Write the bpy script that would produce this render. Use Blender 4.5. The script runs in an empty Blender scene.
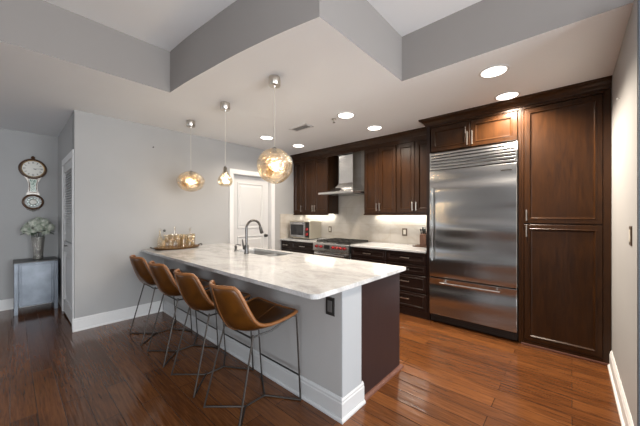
import bpy, bmesh, math, random
from mathutils import Vector, Matrix
random.seed(7)
PI = math.pi
S = bpy.context.scene
COL = S.collection

# ------------------------------------------------------------------ camera
CAM_H = 1.36
YAW = math.atan2(252, 279.5)
cd = bpy.data.cameras.new('camera')
cam = bpy.data.objects.new('camera', cd); COL.objects.link(cam)
cd.sensor_width = 36.0; cd.sensor_fit = 'HORIZONTAL'
cd.lens = 279.5 / 640 * 36.0
cd.shift_y = 2.0 / 640
cd.clip_start = 0.02
cam.location = (0, 0, CAM_H)
cam.rotation_euler = (PI / 2, 0, YAW)
S.camera = cam

# ------------------------------------------------------------------ world, exposure
S.view_settings.view_transform = 'Standard'
S.view_settings.look = 'None'
S.view_settings.exposure = 0.0
S.view_settings.gamma = 1.0
S.view_settings.use_curve_mapping = False
W = bpy.data.worlds.new('world'); S.world = W; W.use_nodes = True
W.node_tree.nodes['Background'].inputs[0].default_value = (0.80, 0.90, 1.0, 1)
W.node_tree.nodes['Background'].inputs[1].default_value = 1.0
S.cycles.use_denoising = True
S.cycles.max_bounces = 8
S.cycles.transparent_max_bounces = 16
S.cycles.sample_clamp_indirect = 6.0
S.cycles.caustics_reflective = False
S.cycles.caustics_refractive = False

def area(name, loc, rot, sx, sy, energy, color, spread=PI):
    l = bpy.data.lights.new(name, 'AREA'); l.shape = 'RECTANGLE'; l.size = sx; l.size_y = sy
    l.energy = energy; l.color = color; l.spread = spread
    o = bpy.data.objects.new(name, l); COL.objects.link(o); o.location = loc; o.rotation_euler = rot
    return o

DAY = (0.93, 0.97, 1.0)
WARM = (1.0, 0.87, 0.72)
# daylight entering through the windows of the wall behind the camera
WINS = [(-5.9, -4.1), (1.2, 3.6)]
WZ0, WZ1 = 0.15, 2.45
for (a, b), e in zip(WINS, (14, 125)):
    area('window_daylight', ((a + b) / 2, -3.98, (WZ0 + WZ1) / 2), (PI / 2, 0, 0), b - a - .1, WZ1 - WZ0 - .1, e, DAY)
# tall windows in the wall off to the right
RWINS = [(-1.1, 0.5), (0.7, 2.3)]
for (a, b) in RWINS:
    area('window_daylight', (3.98, (a + b) / 2, (WZ0 + WZ1) / 2), (PI / 2, 0, PI / 2), b - a - .1, WZ1 - WZ0 - .1, 150, DAY)
CANS = [(-0.497, 2.77), (-0.497, 3.43), (-2.067, 2.77), (-2.067, 3.44), (-3.60, 2.73), (-3.60, 3.42)]
for (x, y) in CANS:
    l = bpy.data.lights.new('downlight_lamp', 'SPOT'); l.energy = (165 if y < 3 else 250) if x > -1 else ((62 if y < 3 else 125) if x > -3 else 48); l.color = WARM
    l.spot_size = math.radians(150); l.spot_blend = 0.6; l.shadow_soft_size = 0.06
    o = bpy.data.objects.new('downlight_lamp', l); COL.objects.link(o); o.location = (x, y, 2.565)
# under-cabinet strips
UC = (1.0, 0.94, 0.84)
area('under_cabinet_lamp', (-3.84, 4.205, 1.364), (0, 0, 0), 0.80, 0.03, 3.0, UC)
area('under_cabinet_lamp', (-1.99, 4.205, 1.364), (0, 0, 0), 1.05, 0.03, 4.5, UC)

# ------------------------------------------------------------------ materials
def mat(name, col=(0.5, 0.5, 0.5), rough=0.5, metal=0.0, emit=None, estr=1.0, coat=0.0, spec=0.5):
    m = bpy.data.materials.new(name); m.use_nodes = True
    b = m.node_tree.nodes['Principled BSDF']
    b.inputs['Base Color'].default_value = (*col, 1); b.inputs['Roughness'].default_value = rough
    b.inputs['Metallic'].default_value = metal; b.inputs['Coat Weight'].default_value = coat
    b.inputs['Specular IOR Level'].default_value = spec
    if emit:
        b.inputs['Emission Color'].default_value = (*emit, 1); b.inputs['Emission Strength'].default_value = estr
    return m

def N(m, t, **kw):
    n = m.node_tree.nodes.new(t)
    for k, v in kw.items():
        if hasattr(n, k): setattr(n, k, v)
    return n
def L(m, a, b): m.node_tree.links.new(a, b)
def B(m): return m.node_tree.nodes['Principled BSDF']

def coords(m, scale=(1, 1, 1), rot=(0, 0, 0), loc=(0, 0, 0)):
    c = N(m, 'ShaderNodeTexCoord'); mp = N(m, 'ShaderNodeMapping')
    mp.inputs['Scale'].default_value = scale; mp.inputs['Rotation'].default_value = rot; mp.inputs['Location'].default_value = loc
    L(m, c.outputs['Object'], mp.inputs['Vector'])
    return mp.outputs['Vector']
def noise(m, vec, scale=5, detail=4, rough=0.55, dist=0.0):
    n = N(m, 'ShaderNodeTexNoise'); n.inputs['Scale'].default_value = scale; n.inputs['Detail'].default_value = detail
    n.inputs['Roughness'].default_value = rough; n.inputs['Distortion'].default_value = dist
    L(m, vec, n.inputs['Vector']); return n
def ramp(m, fac, stops):
    r = N(m, 'ShaderNodeValToRGB'); e = r.color_ramp.elements
    while len(e) < len(stops): e.new(0.5)
    for el, (p, c) in zip(e, stops):
        el.position = p; el.color = (*c, 1) if len(c) == 3 else c
    L(m, fac, r.inputs['Fac']); return r.outputs['Color']
def bump(m, h, strength=0.1, dist=0.01):
    b = N(m, 'ShaderNodeBump'); b.inputs['Strength'].default_value = strength; b.inputs['Distance'].default_value = dist
    L(m, h, b.inputs['Height']); L(m, b.outputs['Normal'], B(m).inputs['Normal']); return b
def mixc(m, fac, a, b, mode='MIX'):
    n = N(m, 'ShaderNodeMix'); n.data_type = 'RGBA'; n.blend_type = mode
    if isinstance(fac, float): n.inputs[0].default_value = fac
    else: L(m, fac, n.inputs[0])
    for i, v in ((6, a), (7, b)):
        if isinstance(v, tuple): n.inputs[i].default_value = (*v, 1)
        else: L(m, v, n.inputs[i])
    return n.outputs[2]

def paint(name, col, rough=0.75, var=0.04):
    m = mat(name, col, rough, spec=0.3)
    n = noise(m, coords(m), 1.3, 3)
    c = tuple(x * (1 - var) for x in col); d = tuple(min(1, x * (1 + var)) for x in col)
    L(m, ramp(m, n.outputs['Fac'], [(0.3, c), (0.7, d)]), B(m).inputs['Base Color'])
    n2 = noise(m, coords(m), 180, 2); bump(m, n2.outputs['Fac'], 0.05, 0.002)
    return m

M = {}
M['wall'] = paint('wall_paint', (0.39, 0.39, 0.39), 0.5)
M['ceiling'] = paint('ceiling_paint', (0.82, 0.84, 0.86), 0.85, 0.01)
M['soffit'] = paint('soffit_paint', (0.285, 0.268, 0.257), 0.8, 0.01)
M['trim'] = paint('trim_paint', (0.74, 0.74, 0.74), 0.35, 0.01)
M['trim_grey'] = paint('trim_paint_grey', (0.50, 0.51, 0.52), 0.35, 0.01)
M['door_white'] = paint('door_paint', (0.60, 0.60, 0.60), 0.4, 0.01)
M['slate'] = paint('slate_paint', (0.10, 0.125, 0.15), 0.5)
M['post'] = paint('post_paint', (0.36, 0.38, 0.40), 0.4, 0.01)

# hardwood floor: random planks running along x
def floor_mat():
    m = mat('hardwood', (0.1, 0.04, 0.02), 0.24, spec=0.5)
    v = coords(m)
    br = N(m, 'ShaderNodeTexBrick'); L(m, v, br.inputs['Vector'])
    br.offset = 0.37; br.offset_frequency = 2; br.squash = 1.0
    br.inputs['Color1'].default_value = (0, 0, 0, 1); br.inputs['Color2'].default_value = (1, 1, 1, 1)
    br.inputs['Mortar'].default_value = (0.5, 0.5, 0.5, 1)
    br.inputs['Scale'].default_value = 1.0; br.inputs['Brick Width'].default_value = 1.15
    br.inputs['Row Height'].default_value = 0.127; br.inputs['Mortar Size'].default_value = 0.0018
    br.inputs['Mortar Smooth'].default_value = 0.2; br.inputs['Bias'].default_value = 0.0
    # grain
    g = noise(m, coords(m, (1.6, 26, 1)), 3.0, 6, 0.65, 0.6)
    g2 = noise(m, coords(m, (0.5, 3.0, 1)), 2.2, 3, 0.5)
    add = N(m, 'ShaderNodeMath', operation='MULTIPLY_ADD'); L(m, br.outputs['Color'], add.inputs[0]); add.inputs[1].default_value = 0.20
    L(m, g.outputs['Fac'], add.inputs[2])
    add2 = N(m, 'ShaderNodeMath', operation='MULTIPLY_ADD'); L(m, g2.outputs['Fac'], add2.inputs[0]); add2.inputs[1].default_value = 0.35
    L(m, add.outputs[0], add2.inputs[2])
    c = ramp(m, add2.outputs[0], [(0.35, (0.038, 0.0125, 0.0046)), (0.70, (0.096, 0.0335, 0.0110)), (1.0, (0.185, 0.069, 0.021))])
    c2 = mixc(m, br.outputs['Fac'], c, (0.012, 0.005, 0.003))
    L(m, c2, B(m).inputs['Base Color'])
    w = noise(m, coords(m, (1.0, 14, 1)), 2.6, 2, 0.4, 0.3)
    h = N(m, 'ShaderNodeMath', operation='SUBTRACT'); L(m, w.outputs['Fac'], h.inputs[0]); L(m, br.outputs['Fac'], h.inputs[1])
    bump(m, h.outputs[0], 0.5, 0.006)
    r = N(m, 'ShaderNodeMapRange'); L(m, g.outputs['Fac'], r.inputs[0]); r.inputs[3].default_value = 0.10; r.inputs[4].default_value = 0.22
    L(m, r.outputs[0], B(m).inputs['Roughness'])
    return m
M['floor'] = floor_mat()

def wood(name, dark, light, rough=0.3, vert=True, coat=0.0):
    m = mat(name, dark, rough, coat=coat, spec=0.28)
    sc = (9, 9, 1.2) if vert else (1.2, 9, 9)
    n = noise(m, coords(m, sc), 3.2, 5, 0.6, 0.8)
    n2 = noise(m, coords(m), 1.6, 2)
    a = N(m, 'ShaderNodeMath', operation='MULTIPLY_ADD'); L(m, n2.outputs['Fac'], a.inputs[0]); a.inputs[1].default_value = 0.4; L(m, n.outputs['Fac'], a.inputs[2])
    L(m, ramp(m, a.outputs[0], [(0.45, dark), (0.95, light)]), B(m).inputs['Base Color'])
    bump(m, n.outputs['Fac'], 0.04, 0.002)
    return m
M['cab'] = wood('cherry_cabinet', (0.0145, 0.0054, 0.0018), (0.043, 0.0158, 0.0039), 0.30)
M['cab_base'] = wood('espresso_cabinet', (0.011, 0.0056, 0.0043), (0.024, 0.012, 0.009), 0.3)
M['cab_end'] = wood('espresso_end_panel', (0.021, 0.011, 0.011), (0.029, 0.0155, 0.0145), 0.4)
M['shoe_wood'] = wood('shoe_wood', (0.10, 0.04, 0.03), (0.15, 0.07, 0.05), 0.4, False)

def marble():
    m = mat('marble', (0.6, 0.58, 0.56), 0.13, spec=0.5)
    v = coords(m, (1.0, 1.7, 1.0), (0, 0, 0.35))
    n = noise(m, v, 1.7, 8, 0.62, 1.6)
    base = ramp(m, n.outputs['Fac'], [(0.30, (0.37, 0.37, 0.375)), (0.42, (0.47, 0.475, 0.48)), (0.56, (0.60, 0.61, 0.62)), (0.75, (0.47, 0.475, 0.48))])
    n2 = noise(m, v, 3.5, 6, 0.7, 2.6)
    vein = ramp(m, n2.outputs['Fac'], [(0.46, (1, 1, 1)), (0.495, (0.72, 0.68, 0.64)), (0.53, (1, 1, 1))])
    L(m, mixc(m, 0.55, base, vein, 'MULTIPLY'), B(m).inputs['Base Color'])
    return m
M['marble'] = marble()

def backsplash():
    m = mat('backsplash_stone', (0.6, 0.55, 0.47), 0.25)
    v = coords(m, (1, 1, 1), (PI / 2, 0, 0))
    br = N(m, 'ShaderNodeTexBrick'); L(m, v, br.inputs['Vector']); br.offset = 0.5
    for k, val in (('Scale', 1.0), ('Brick Width', 0.61), ('Row Height', 0.305), ('Mortar Size', 0.0015)): br.inputs[k].default_value = val
    br.inputs['Color1'].default_value = (0.49, 0.455, 0.41, 1); br.inputs['Color2'].default_value = (0.53, 0.495, 0.445, 1)
    br.inputs['Mortar'].default_value = (0.40, 0.35, 0.28, 1)
    n = noise(m, coords(m, (1, 1, 1.6), (0.4, 0.5, 0)), 1.1, 4, 0.5, 1.2)
    vein = ramp(m, n.outputs['Fac'], [(0.40, (1, 1, 1)), (0.5, (0.90, 0.87, 0.83)), (0.60, (1, 1, 1))])
    L(m, mixc(m, 1.0, br.outputs['Color'], vein, 'MULTIPLY'), B(m).inputs['Base Color'])
    return m
M['splash'] = backsplash()

def steel(name, col=(0.56, 0.56, 0.57), rough=0.24, stretch=(1, 1, 90), wave=0.8):
    m = mat(name, col, rough, 1.0)
    n = noise(m, coords(m, stretch), 5, 3, 0.6)
    r = N(m, 'ShaderNodeMapRange'); L(m, n.outputs['Fac'], r.inputs[0]); r.inputs[3].default_value = rough - 0.06; r.inputs[4].default_value = rough + 0.08
    L(m, r.outputs[0], B(m).inputs['Roughness'])
    n2 = noise(m, coords(m, (0.30, 0.30, 1.7)), 1.7, 1, 0.4)
    if wave: bump(m, n2.outputs['Fac'], wave, 0.07)
    return m
M['steel_small'] = steel('satin_steel', (0.5, 0.49, 0.48), 0.26, wave=0)
M['steel'] = steel('brushed_steel', (0.42, 0.425, 0.43), 0.23, wave=1.6)
M['steel_hood'] = steel('polished_steel', (0.74, 0.74, 0.74), 0.22, wave=0)
M['nickel'] = mat('nickel', (0.62, 0.58, 0.53), 0.28, 1.0)
M['chrome'] = mat('chrome', (0.75, 0.75, 0.76), 0.12, 1.0)
M['faucet'] = mat('faucet_steel', (0.13, 0.125, 0.12), 0.28, 1.0)
M['black'] = mat('black_plastic', (0.012, 0.012, 0.012), 0.35)
M['dark_metal'] = mat('dark_metal', (0.035, 0.032, 0.030), 0.38, 0.6)
M['rod'] = mat('bronze_rod', (0.06, 0.052, 0.046), 0.4, 0.8)
M['iron'] = mat('cast_iron', (0.015, 0.014, 0.013), 0.5)
M['red'] = mat('red_knob', (0.26, 0.006, 0.008), 0.25, coat=0.4)
M['glass_dark'] = mat('oven_glass', (0.02, 0.02, 0.022), 0.08)
M['cream'] = mat('cream_plate', (0.60, 0.56, 0.48), 0.4)
M['lamp_on'] = mat('lamp_lens', (1, 1, 1), 0.5, emit=(1.0, 0.93, 0.84), estr=6.0)
M['strip_on'] = mat('strip_lens', (1, 1, 1), 0.5, emit=(1.0, 0.92, 0.8), estr=3.0)
M['bulb_on'] = mat('bulb_lens', (1, 1, 1), 0.5, emit=(1.0, 0.93, 0.84), estr=26.0)
M['white_plastic'] = mat('white_plastic', (0.7, 0.7, 0.7), 0.4)

def leather():
    m = mat('cognac_leather', (0.3, 0.11, 0.03), 0.30, coat=0.15)
    n = noise(m, coords(m), 6, 4, 0.6)
    L(m, ramp(m, n.outputs['Fac'], [(0.3, (0.036, 0.0115, 0.0014)), (0.7, (0.100, 0.035, 0.0038))]), B(m).inputs['Base Color'])
    v = N(m, 'ShaderNodeTexVoronoi'); v.inputs['Scale'].default_value = 260; L(m, coords(m), v.inputs['Vector'])
    bump(m, v.outputs['Distance'], 0.12, 0.001)
    return m
M['leather'] = leather()
M['piping'] = mat('leather_piping', (0.22, 0.085, 0.024), 0.4)
M['leather_dark'] = mat('shell_underside', (0.03, 0.018, 0.012), 0.5)

def thin_glass(name, tint=(0.95, 0.97, 0.96), gloss=0.12, rough=0.03, bmp=0.0, bscale=18, tint2=None):
    m = bpy.data.materials.new(name); m.use_nodes = True; nt = m.node_tree; nt.nodes.clear()
    out = nt.nodes.new('ShaderNodeOutputMaterial')
    tr = nt.nodes.new('ShaderNodeBsdfTransparent'); tr.inputs[0].default_value = (*tint, 1)
    gl = nt.nodes.new('ShaderNodeBsdfGlossy'); gl.inputs['Roughness'].default_value = rough; gl.inputs[0].default_value = (1, 0.97, 0.92, 1)
    lw = nt.nodes.new('ShaderNodeLayerWeight'); lw.inputs[0].default_value = 0.35
    mr = nt.nodes.new('ShaderNodeMapRange'); mr.inputs[3].default_value = gloss; mr.inputs[4].default_value = 0.75
    nt.links.new(lw.outputs['Facing'], mr.inputs[0])
    mx = nt.nodes.new('ShaderNodeMixShader'); nt.links.new(mr.outputs[0], mx.inputs[0])
    nt.links.new(tr.outputs[0], mx.inputs[1]); nt.links.new(gl.outputs[0], mx.inputs[2]); nt.links.new(mx.outputs[0], out.inputs[0])
    if bmp or tint2:
        c = nt.nodes.new('ShaderNodeTexCoord'); nz = nt.nodes.new('ShaderNodeTexNoise')
        nz.inputs['Scale'].default_value = bscale; nz.inputs['Detail'].default_value = 2; nz.inputs['Distortion'].default_value = 1.5
        nt.links.new(c.outputs['Object'], nz.inputs['Vector'])
        if bmp:
            b = nt.nodes.new('ShaderNodeBump'); b.inputs['Strength'].default_value = bmp; b.inputs['Distance'].default_value = 0.02
            nt.links.new(nz.outputs['Fac'], b.inputs['Height']); nt.links.new(b.outputs[0], gl.inputs['Normal']); nt.links.new(b.outputs[0], lw.inputs['Normal'])
        if tint2:
            r = nt.nodes.new('ShaderNodeValToRGB'); r.color_ramp.elements[0].position = 0.38; r.color_ramp.elements[1].position = 0.62
            r.color_ramp.elements[0].color = (*tint2, 1); r.color_ramp.elements[1].color = (*tint, 1)
            nt.links.new(nz.outputs['Fac'], r.inputs[0]); nt.links.new(r.outputs[0], tr.inputs[0])
    return m
M['amber_glass'] = thin_glass('amber_glass', (0.99, 0.95, 0.86), 0.26, 0.18, 1.0, 15, (0.66, 0.50, 0.28))
M['clear_glass'] = thin_glass('clear_glass', (0.97, 0.96, 0.94), 0.10, 0.05, 0.3, 30)
M['gold_glass'] = thin_glass('gold_glass', (0.98, 0.95, 0.88), 0.14, 0.08, 0.6, 60, (0.90, 0.80, 0.62))
M['vase_glass'] = thin_glass('vase_glass', (0.80, 0.80, 0.78), 0.25, 0.15, 0.8, 40, (0.55, 0.55, 0.53))

# ------------------------------------------------------------------ mesh helpers
def wloc(o):
    v = Vector((0, 0, 0))
    while o is not None:
        v += o.location; o = o.parent
    return v

class MB:
    def __init__(s): s.bm = bmesh.new(); s.mi = 0
    def box(s, x0, x1, y0, y1, z0, z1, bev=0.0, seg=2, mi=0):
        b = bmesh.new()
        bmesh.ops.create_cube(b, size=1.0)
        for v in b.verts:
            v.co = Vector(((x0 + x1) / 2 + v.co.x * (x1 - x0), (y0 + y1) / 2 + v.co.y * (y1 - y0), (z0 + z1) / 2 + v.co.z * (z1 - z0)))
        if bev > 0:
            bmesh.ops.bevel(b, geom=b.edges[:], offset=bev, segments=seg, affect='EDGES', profile=0.5)
        s.merge(b, mi); return s
    def merge(s, b, mi=0, mtx=None):
        vm = {}
        for v in b.verts: vm[v] = s.bm.verts.new(mtx @ v.co if mtx else v.co)
        for f in b.faces:
            try:
                nf = s.bm.faces.new([vm[v] for v in f.verts]); nf.smooth = f.smooth; nf.material_index = mi
            except ValueError: pass
        b.free()
    def tube(s, pts, r, n=10, closed=False, caps=True, mi=0):
        pts = [Vector(p) for p in pts]; rs = r if isinstance(r, (list, tuple)) else [r] * len(pts)
        rings = []; up = None
        for i, p in enumerate(pts):
            if closed: t = (pts[(i + 1) % len(pts)] - pts[i - 1]).normalized()
            elif i == 0: t = (pts[1] - p).normalized()
            elif i == len(pts) - 1: t = (p - pts[-2]).normalized()
            else: t = ((pts[i + 1] - p).normalized() + (p - pts[i - 1]).normalized()).normalized()
            if up is None:
                up = Vector((0, 0, 1)) if abs(t.z) < 0.9 else Vector((1, 0, 0))
            a = t.cross(up).normalized(); up = a.cross(t).normalized()
            rings.append([s.bm.verts.new(p + (a * math.cos(2 * PI * k / n) + up * math.sin(2 * PI * k / n)) * rs[i]) for k in range(n)])
        R = len(rings)
        for i in range(R if closed else R - 1):
            A, C = rings[i], rings[(i + 1) % R]
            for k in range(n):
                f = s.bm.faces.new((A[k], A[(k + 1) % n], C[(k + 1) % n], C[k])); f.smooth = True; f.material_index = mi
        if caps and not closed:
            for q in (rings[0], rings[-1]):
                f = s.bm.faces.new(q); f.material_index = mi
        return s
    def lathe(s, prof, c=(0, 0, 0), n=28, sx=1, sy=1, axis='z', mi=0, wob=None):
        rings = []; s.lathe_used = True
        for (r, z) in prof:
            ring = []
            if r < 1e-5:
                p = Vector((0, 0, z)); ring = [s.bm.verts.new(s._ax(p, c, axis))]
            else:
                for k in range(n):
                    a = 2 * PI * k / n; q = r * (1 if wob is None else wob(a, z))
                    ring.append(s.bm.verts.new(s._ax(Vector((q * math.cos(a) * sx, q * math.sin(a) * sy, z)), c, axis)))
            rings.append(ring)
        for A, C in zip(rings, rings[1:]):
            if len(A) == 1 and len(C) == 1: continue
            for k in range(n):
                j = (k + 1) % n
                if len(A) == 1: vs = (A[0], C[k], C[j])
                elif len(C) == 1: vs = (A[k], A[j], C[0])
                else: vs = (A[k], A[j], C[j], C[k])
                f = s.bm.faces.new(vs); f.smooth = True; f.material_index = mi
        return s
    def _ax(s, p, c, axis):
        if axis == 'x': p = Vector((p.z, p.x, p.y))
        elif axis == 'y': p = Vector((p.x, p.z, p.y))
        return p + Vector(c)
    def rings(s, o, u, v, n, w, h, rs, back=0.0, mi=0):
        """nested rectangle relief: o corner, u/v unit axes, n outward; rs = [(inset, height)], first ring tied to the back"""
        o, u, v, n = Vector(o), Vector(u), Vector(v), Vector(n)
        def ring(i, d): return [s.bm.verts.new(o + u * a + v * b + n * d) for a, b in ((i, i), (w - i, i), (w - i, h - i), (i, h - i))]
        R = [ring(0, -back)] + [ring(i, d) for i, d in rs]
        for A, C in zip(R, R[1:]):
            for k in range(4):
                f = s.bm.faces.new((A[k], A[(k + 1) % 4], C[(k + 1) % 4], C[k])); f.material_index = mi
        for q in (R[-1], R[0][::-1]):
            f = s.bm.faces.new(q); f.material_index = mi
        return s
    def prism(s, poly, axis, a, b, mi=0, side_mi=None):
        """poly = 2-D outline; axis 'x': (y,z), 'y': (x,z), 'z': (x,y)"""
        def pt(p, t): return {'x': (t, p[0], p[1]), 'y': (p[0], t, p[1]), 'z': (p[0], p[1], t)}[axis]
        A = [s.bm.verts.new(pt(p, a)) for p in poly]; C = [s.bm.verts.new(pt(p, b)) for p in poly]
        f = s.bm.faces.new(A); f.material_index = mi; f = s.bm.faces.new(C); f.material_index = mi
        for k in range(len(poly)):
            j = (k + 1) % len(poly); f = s.bm.faces.new((A[k], A[j], C[j], C[k])); f.material_index = mi if side_mi is None else side_mi
        return s
    def build(s, name, mats, parent=None, smooth=False, origin=None):
        bmesh.ops.recalc_face_normals(s.bm, faces=s.bm.faces[:])
        vs = s.bm.verts
        if parent is not None: off = wloc(parent); loc = Vector((0, 0, 0))
        else:
            xs = [v.co.x for v in vs]; ys = [v.co.y for v in vs]; zs = [v.co.z for v in vs]
            off = Vector(((min(xs) + max(xs)) / 2, (min(ys) + max(ys)) / 2, min(zs))) if origin is None else Vector(origin)
            loc = off.copy()
        for v in vs: v.co -= off
        me = bpy.data.meshes.new(name); s.bm.to_mesh(me); s.bm.free()
        for m in (mats if isinstance(mats, (list, tuple)) else [mats]): me.materials.append(m)
        if smooth:
            for p in me.polygons: p.use_smooth = True
        if any(p.use_smooth for p in me.polygons) and not all(p.use_smooth for p in me.polygons) or hasattr(s, 'lathe_used'): me.set_sharp_from_angle(angle=math.radians(38))
        o = bpy.data.objects.new(name, me); COL.objects.link(o)
        o.location = loc
        if parent is not None: o.parent = parent
        return o

def tag(o, label, cat, group=None, kind=None):
    o['label'] = label; o['category'] = cat
    if group: o['group'] = group
    if kind: o['kind'] = kind
    return o
def struct(o, label=None):
    o['kind'] = 'structure'
    if label: o['label'] = label
    return o
def thing(name, loc, label, cat, group=None):
    o = bpy.data.objects.new(name, None); COL.objects.link(o); o.location = loc; o.empty_display_size = 0.1
    return tag(o, label, cat, group)
def sthing(name, loc):
    o = bpy.data.objects.new(name, None); COL.objects.link(o); o.location = loc; o.empty_display_size = 0.1
    o['kind'] = 'structure'; return o
def copy_tree(o, parent=None):
    c = o.copy(); COL.objects.link(c)
    if parent is not None: c.parent = parent
    for ch in [x for x in KIDS.get(o.name, [])]:
        copy_tree(ch, c)
    return c
KIDS = {}
def index_kids(root):
    for o in list(COL.objects):
        if o.parent is not None: KIDS.setdefault(o.parent.name, [])
        if o.parent is not None and o not in KIDS[o.parent.name]: KIDS[o.parent.name].append(o)

def smoothpts(pts, n=6):
    """Catmull-Rom through points"""
    P = [Vector(p) for p in pts]; out = []
    for i in range(len(P) - 1):
        a = P[max(i - 1, 0)]; b = P[i]; c = P[i + 1]; d = P[min(i + 2, len(P) - 1)]
        for k in range(n):
            t = k / n
            out.append(0.5 * ((2 * b) + (c - a) * t + (2 * a - 5 * b + 4 * c - d) * t * t + (3 * b - a - 3 * c + d) * t ** 3))
    out.append(P[-1]); return out

# ------------------------------------------------------------------ room shell
XL, YA, XA, YB, XR, YE = -4.32, 0.505, -6.03, 4.28, 0.265, 2.30
CZ, CT = 2.59, 3.0
ROOM_Y0, ROOM_X1 = -4.0, 4.0
struct(MB().box(XA - 0.12, ROOM_X1 + .1, ROOM_Y0 - .1, YB + 0.12, -0.06, 0).build('floor', M['floor'], origin=(0, 0, 0)), 'dark hand-scraped hardwood plank floor')

arc = smoothpts([(-2.998, 1.076, 0), (-2.62, 1.094, 0), (-2.296, 1.122, 0), (-1.96, 1.153, 0), (-1.652, 1.194, 0), (-1.40, 1.236, 0), (-1.163, 1.285, 0)], 5)
poly = [(XA - .12, ROOM_Y0), (-3.0, ROOM_Y0)] + [(p.x, p.y) for p in arc] + [(-1.163, 2.415), (ROOM_X1 + .1, 2.415), (ROOM_X1 + .1, YB + .12), (XA - .12, YB + .12)]
struct(MB().prism(poly, 'z', CZ, CT, 0, 1).build('ceiling', [M['ceiling'], M['soffit']]), 'lower ceiling dropping round a raised tray, with grey sides')
struct(MB().box(XA - .12, ROOM_X1 + .1, ROOM_Y0, YB + .12, CT, CT + .08).build('ceiling', M['ceiling']), 'raised upper ceiling inside the tray')

# left wall with the opening of the white door
DY0, DY1, DZ = 2.555, 3.395, 2.085
b = MB().box(XL - .14, XL, YA, DY0, 0, CZ).box(XL - .14, XL, DY1, YB + .12, 0, CZ).box(XL - .14, XL, DY0, DY1, DZ, CZ)
struct(b.build('wall_left', M['wall']), 'long pale grey wall at the end of the island')
# closet wall (louver door) of the alcove
LX0, LX1, LZ = -5.34, -4.43, 2.06
b = MB().box(XA, LX0, YA, YA + .12, 0, CZ).box(LX1, XL - .14, YA, YA + .12, 0, CZ).box(LX0, LX1, YA, YA + .12, LZ, CZ)
struct(b.build('wall_closet', M['wall']), 'short grey wall holding the louvered closet door')
struct(MB().box(XA - .12, XA, ROOM_Y0, YB + .12, 0, CZ).build('wall_alcove', M['wall']), 'grey wall behind the clock and console')
struct(MB().box(XL, ROOM_X1, YB, YB + .12, 0, CZ).build('wall_back', M['wall']))
b = MB().box(XR, XR + .14, YE, YB, 0, CZ)
struct(b.build('wall_right', M['wall']), 'pale grey wall beside the tall pantry cabinet')
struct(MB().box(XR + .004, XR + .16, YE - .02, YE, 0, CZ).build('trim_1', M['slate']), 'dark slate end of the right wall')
b = MB(); ys = [ROOM_Y0] + [v for w in RWINS for v in w] + [YB]
for i in range(0, len(ys), 2): b.box(ROOM_X1, ROOM_X1 + .1, ys[i], ys[i + 1], 0, CT)
for (a, c) in RWINS: b.box(ROOM_X1, ROOM_X1 + .1, a, c, 0, WZ0).box(ROOM_X1, ROOM_X1 + .1, a, c, WZ1, CT)
struct(b.build('wall_far_right', M['wall']))
for i, (a, c) in enumerate(RWINS):
    b = MB(); x0, x1 = ROOM_X1 + .03, ROOM_X1 + .09
    b.box(x0, x1, a, a + .05, WZ0, WZ1).box(x0, x1, c - .05, c, WZ0, WZ1).box(x0, x1, a, c, WZ0, WZ0 + .05).box(x0, x1, a, c, WZ1 - .05, WZ1).box(x0, x1, (a + c) / 2 - .025, (a + c) / 2 + .025, WZ0, WZ1)
    struct(b.build('window_%d' % (i + 3), M['trim']))
b = MB()
xs = [XA - .12] + [v for w in WINS for v in w] + [ROOM_X1 + .1]
for i in range(0, len(xs), 2): b.box(xs[i], xs[i + 1], ROOM_Y0 - .12, ROOM_Y0, 0, CT)
for (a, c) in WINS: b.box(a, c, ROOM_Y0 - .12, ROOM_Y0, 0, WZ0).box(a, c, ROOM_Y0 - .12, ROOM_Y0, WZ1, CT)
struct(b.build('wall_behind', M['wall']))
for i, (a, c) in enumerate(WINS):
    b = MB(); y0, y1 = ROOM_Y0 - .10, ROOM_Y0 - .04
    b.box(a, a + .05, y0, y1, WZ0, WZ1).box(c - .05, c, y0, y1, WZ0, WZ1).box(a, c, y0, y1, WZ0, WZ0 + .05).box(a, c, y0, y1, WZ1 - .05, WZ1)
    b.box((a + c) / 2 - .025, (a + c) / 2 + .025, y0, y1, WZ0, WZ1)
    struct(b.build('window_%d' % (i + 1), M['trim']))

def base_prof(h=.15, t=.016):
    return [(0, 0), (t + .012, 0), (t + .012, .012), (t + .006, .02), (t, .022), (t, h - .035), (t - .004, h - .028), (t - .004, h - .015), (t - .010, h - .004), (t - .012, h), (0, h)]
def sweep(b, prof, path):
    """profile (out, z) swept along a path in plan, sticking out to the right of travel, mitred corners"""
    pts = [Vector(p) for p in path]; R = []
    for i, p in enumerate(pts):
        ds = []
        if i > 0: ds.append((p - pts[i - 1]).normalized())
        if i < len(pts) - 1: ds.append((pts[i + 1] - p).normalized())
        n = [Vector((d.y, -d.x)) for d in ds]
        m = n[0] if len(n) == 1 else (n[0] + n[1]) / (1 + n[0].dot(n[1]))
        R.append([b.bm.verts.new((p.x + m.x * o, p.y + m.y * o, z)) for o, z in prof])
    for A, C in zip(R, R[1:]):
        for k in range(len(A)): b.bm.faces.new((A[k], A[(k + 1) % len(A)], C[(k + 1) % len(A)], C[k]))
    b.bm.faces.new(R[0]); b.bm.faces.new(R[-1])
def base_y(b, x, sgn, y0, y1, **k):   # on a wall whose face is at x, running in y, sticking out by sgn
    b.prism([(x + sgn * p, z) for p, z in base_prof(**k)], 'y', y0, y1); return b
def base_x(b, y, sgn, x0, x1, **k):
    b.prism([(y + sgn * p, z) for p, z in base_prof(**k)], 'x', x0, x1); return b
struct(base_y(MB(), XL, 1, YA - .02, 1.448).build('baseboard_left', M['trim']))
struct(base_y(MB(), XA, 1, -2.0, YA).build('baseboard_alcove', M['trim']))
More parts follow.
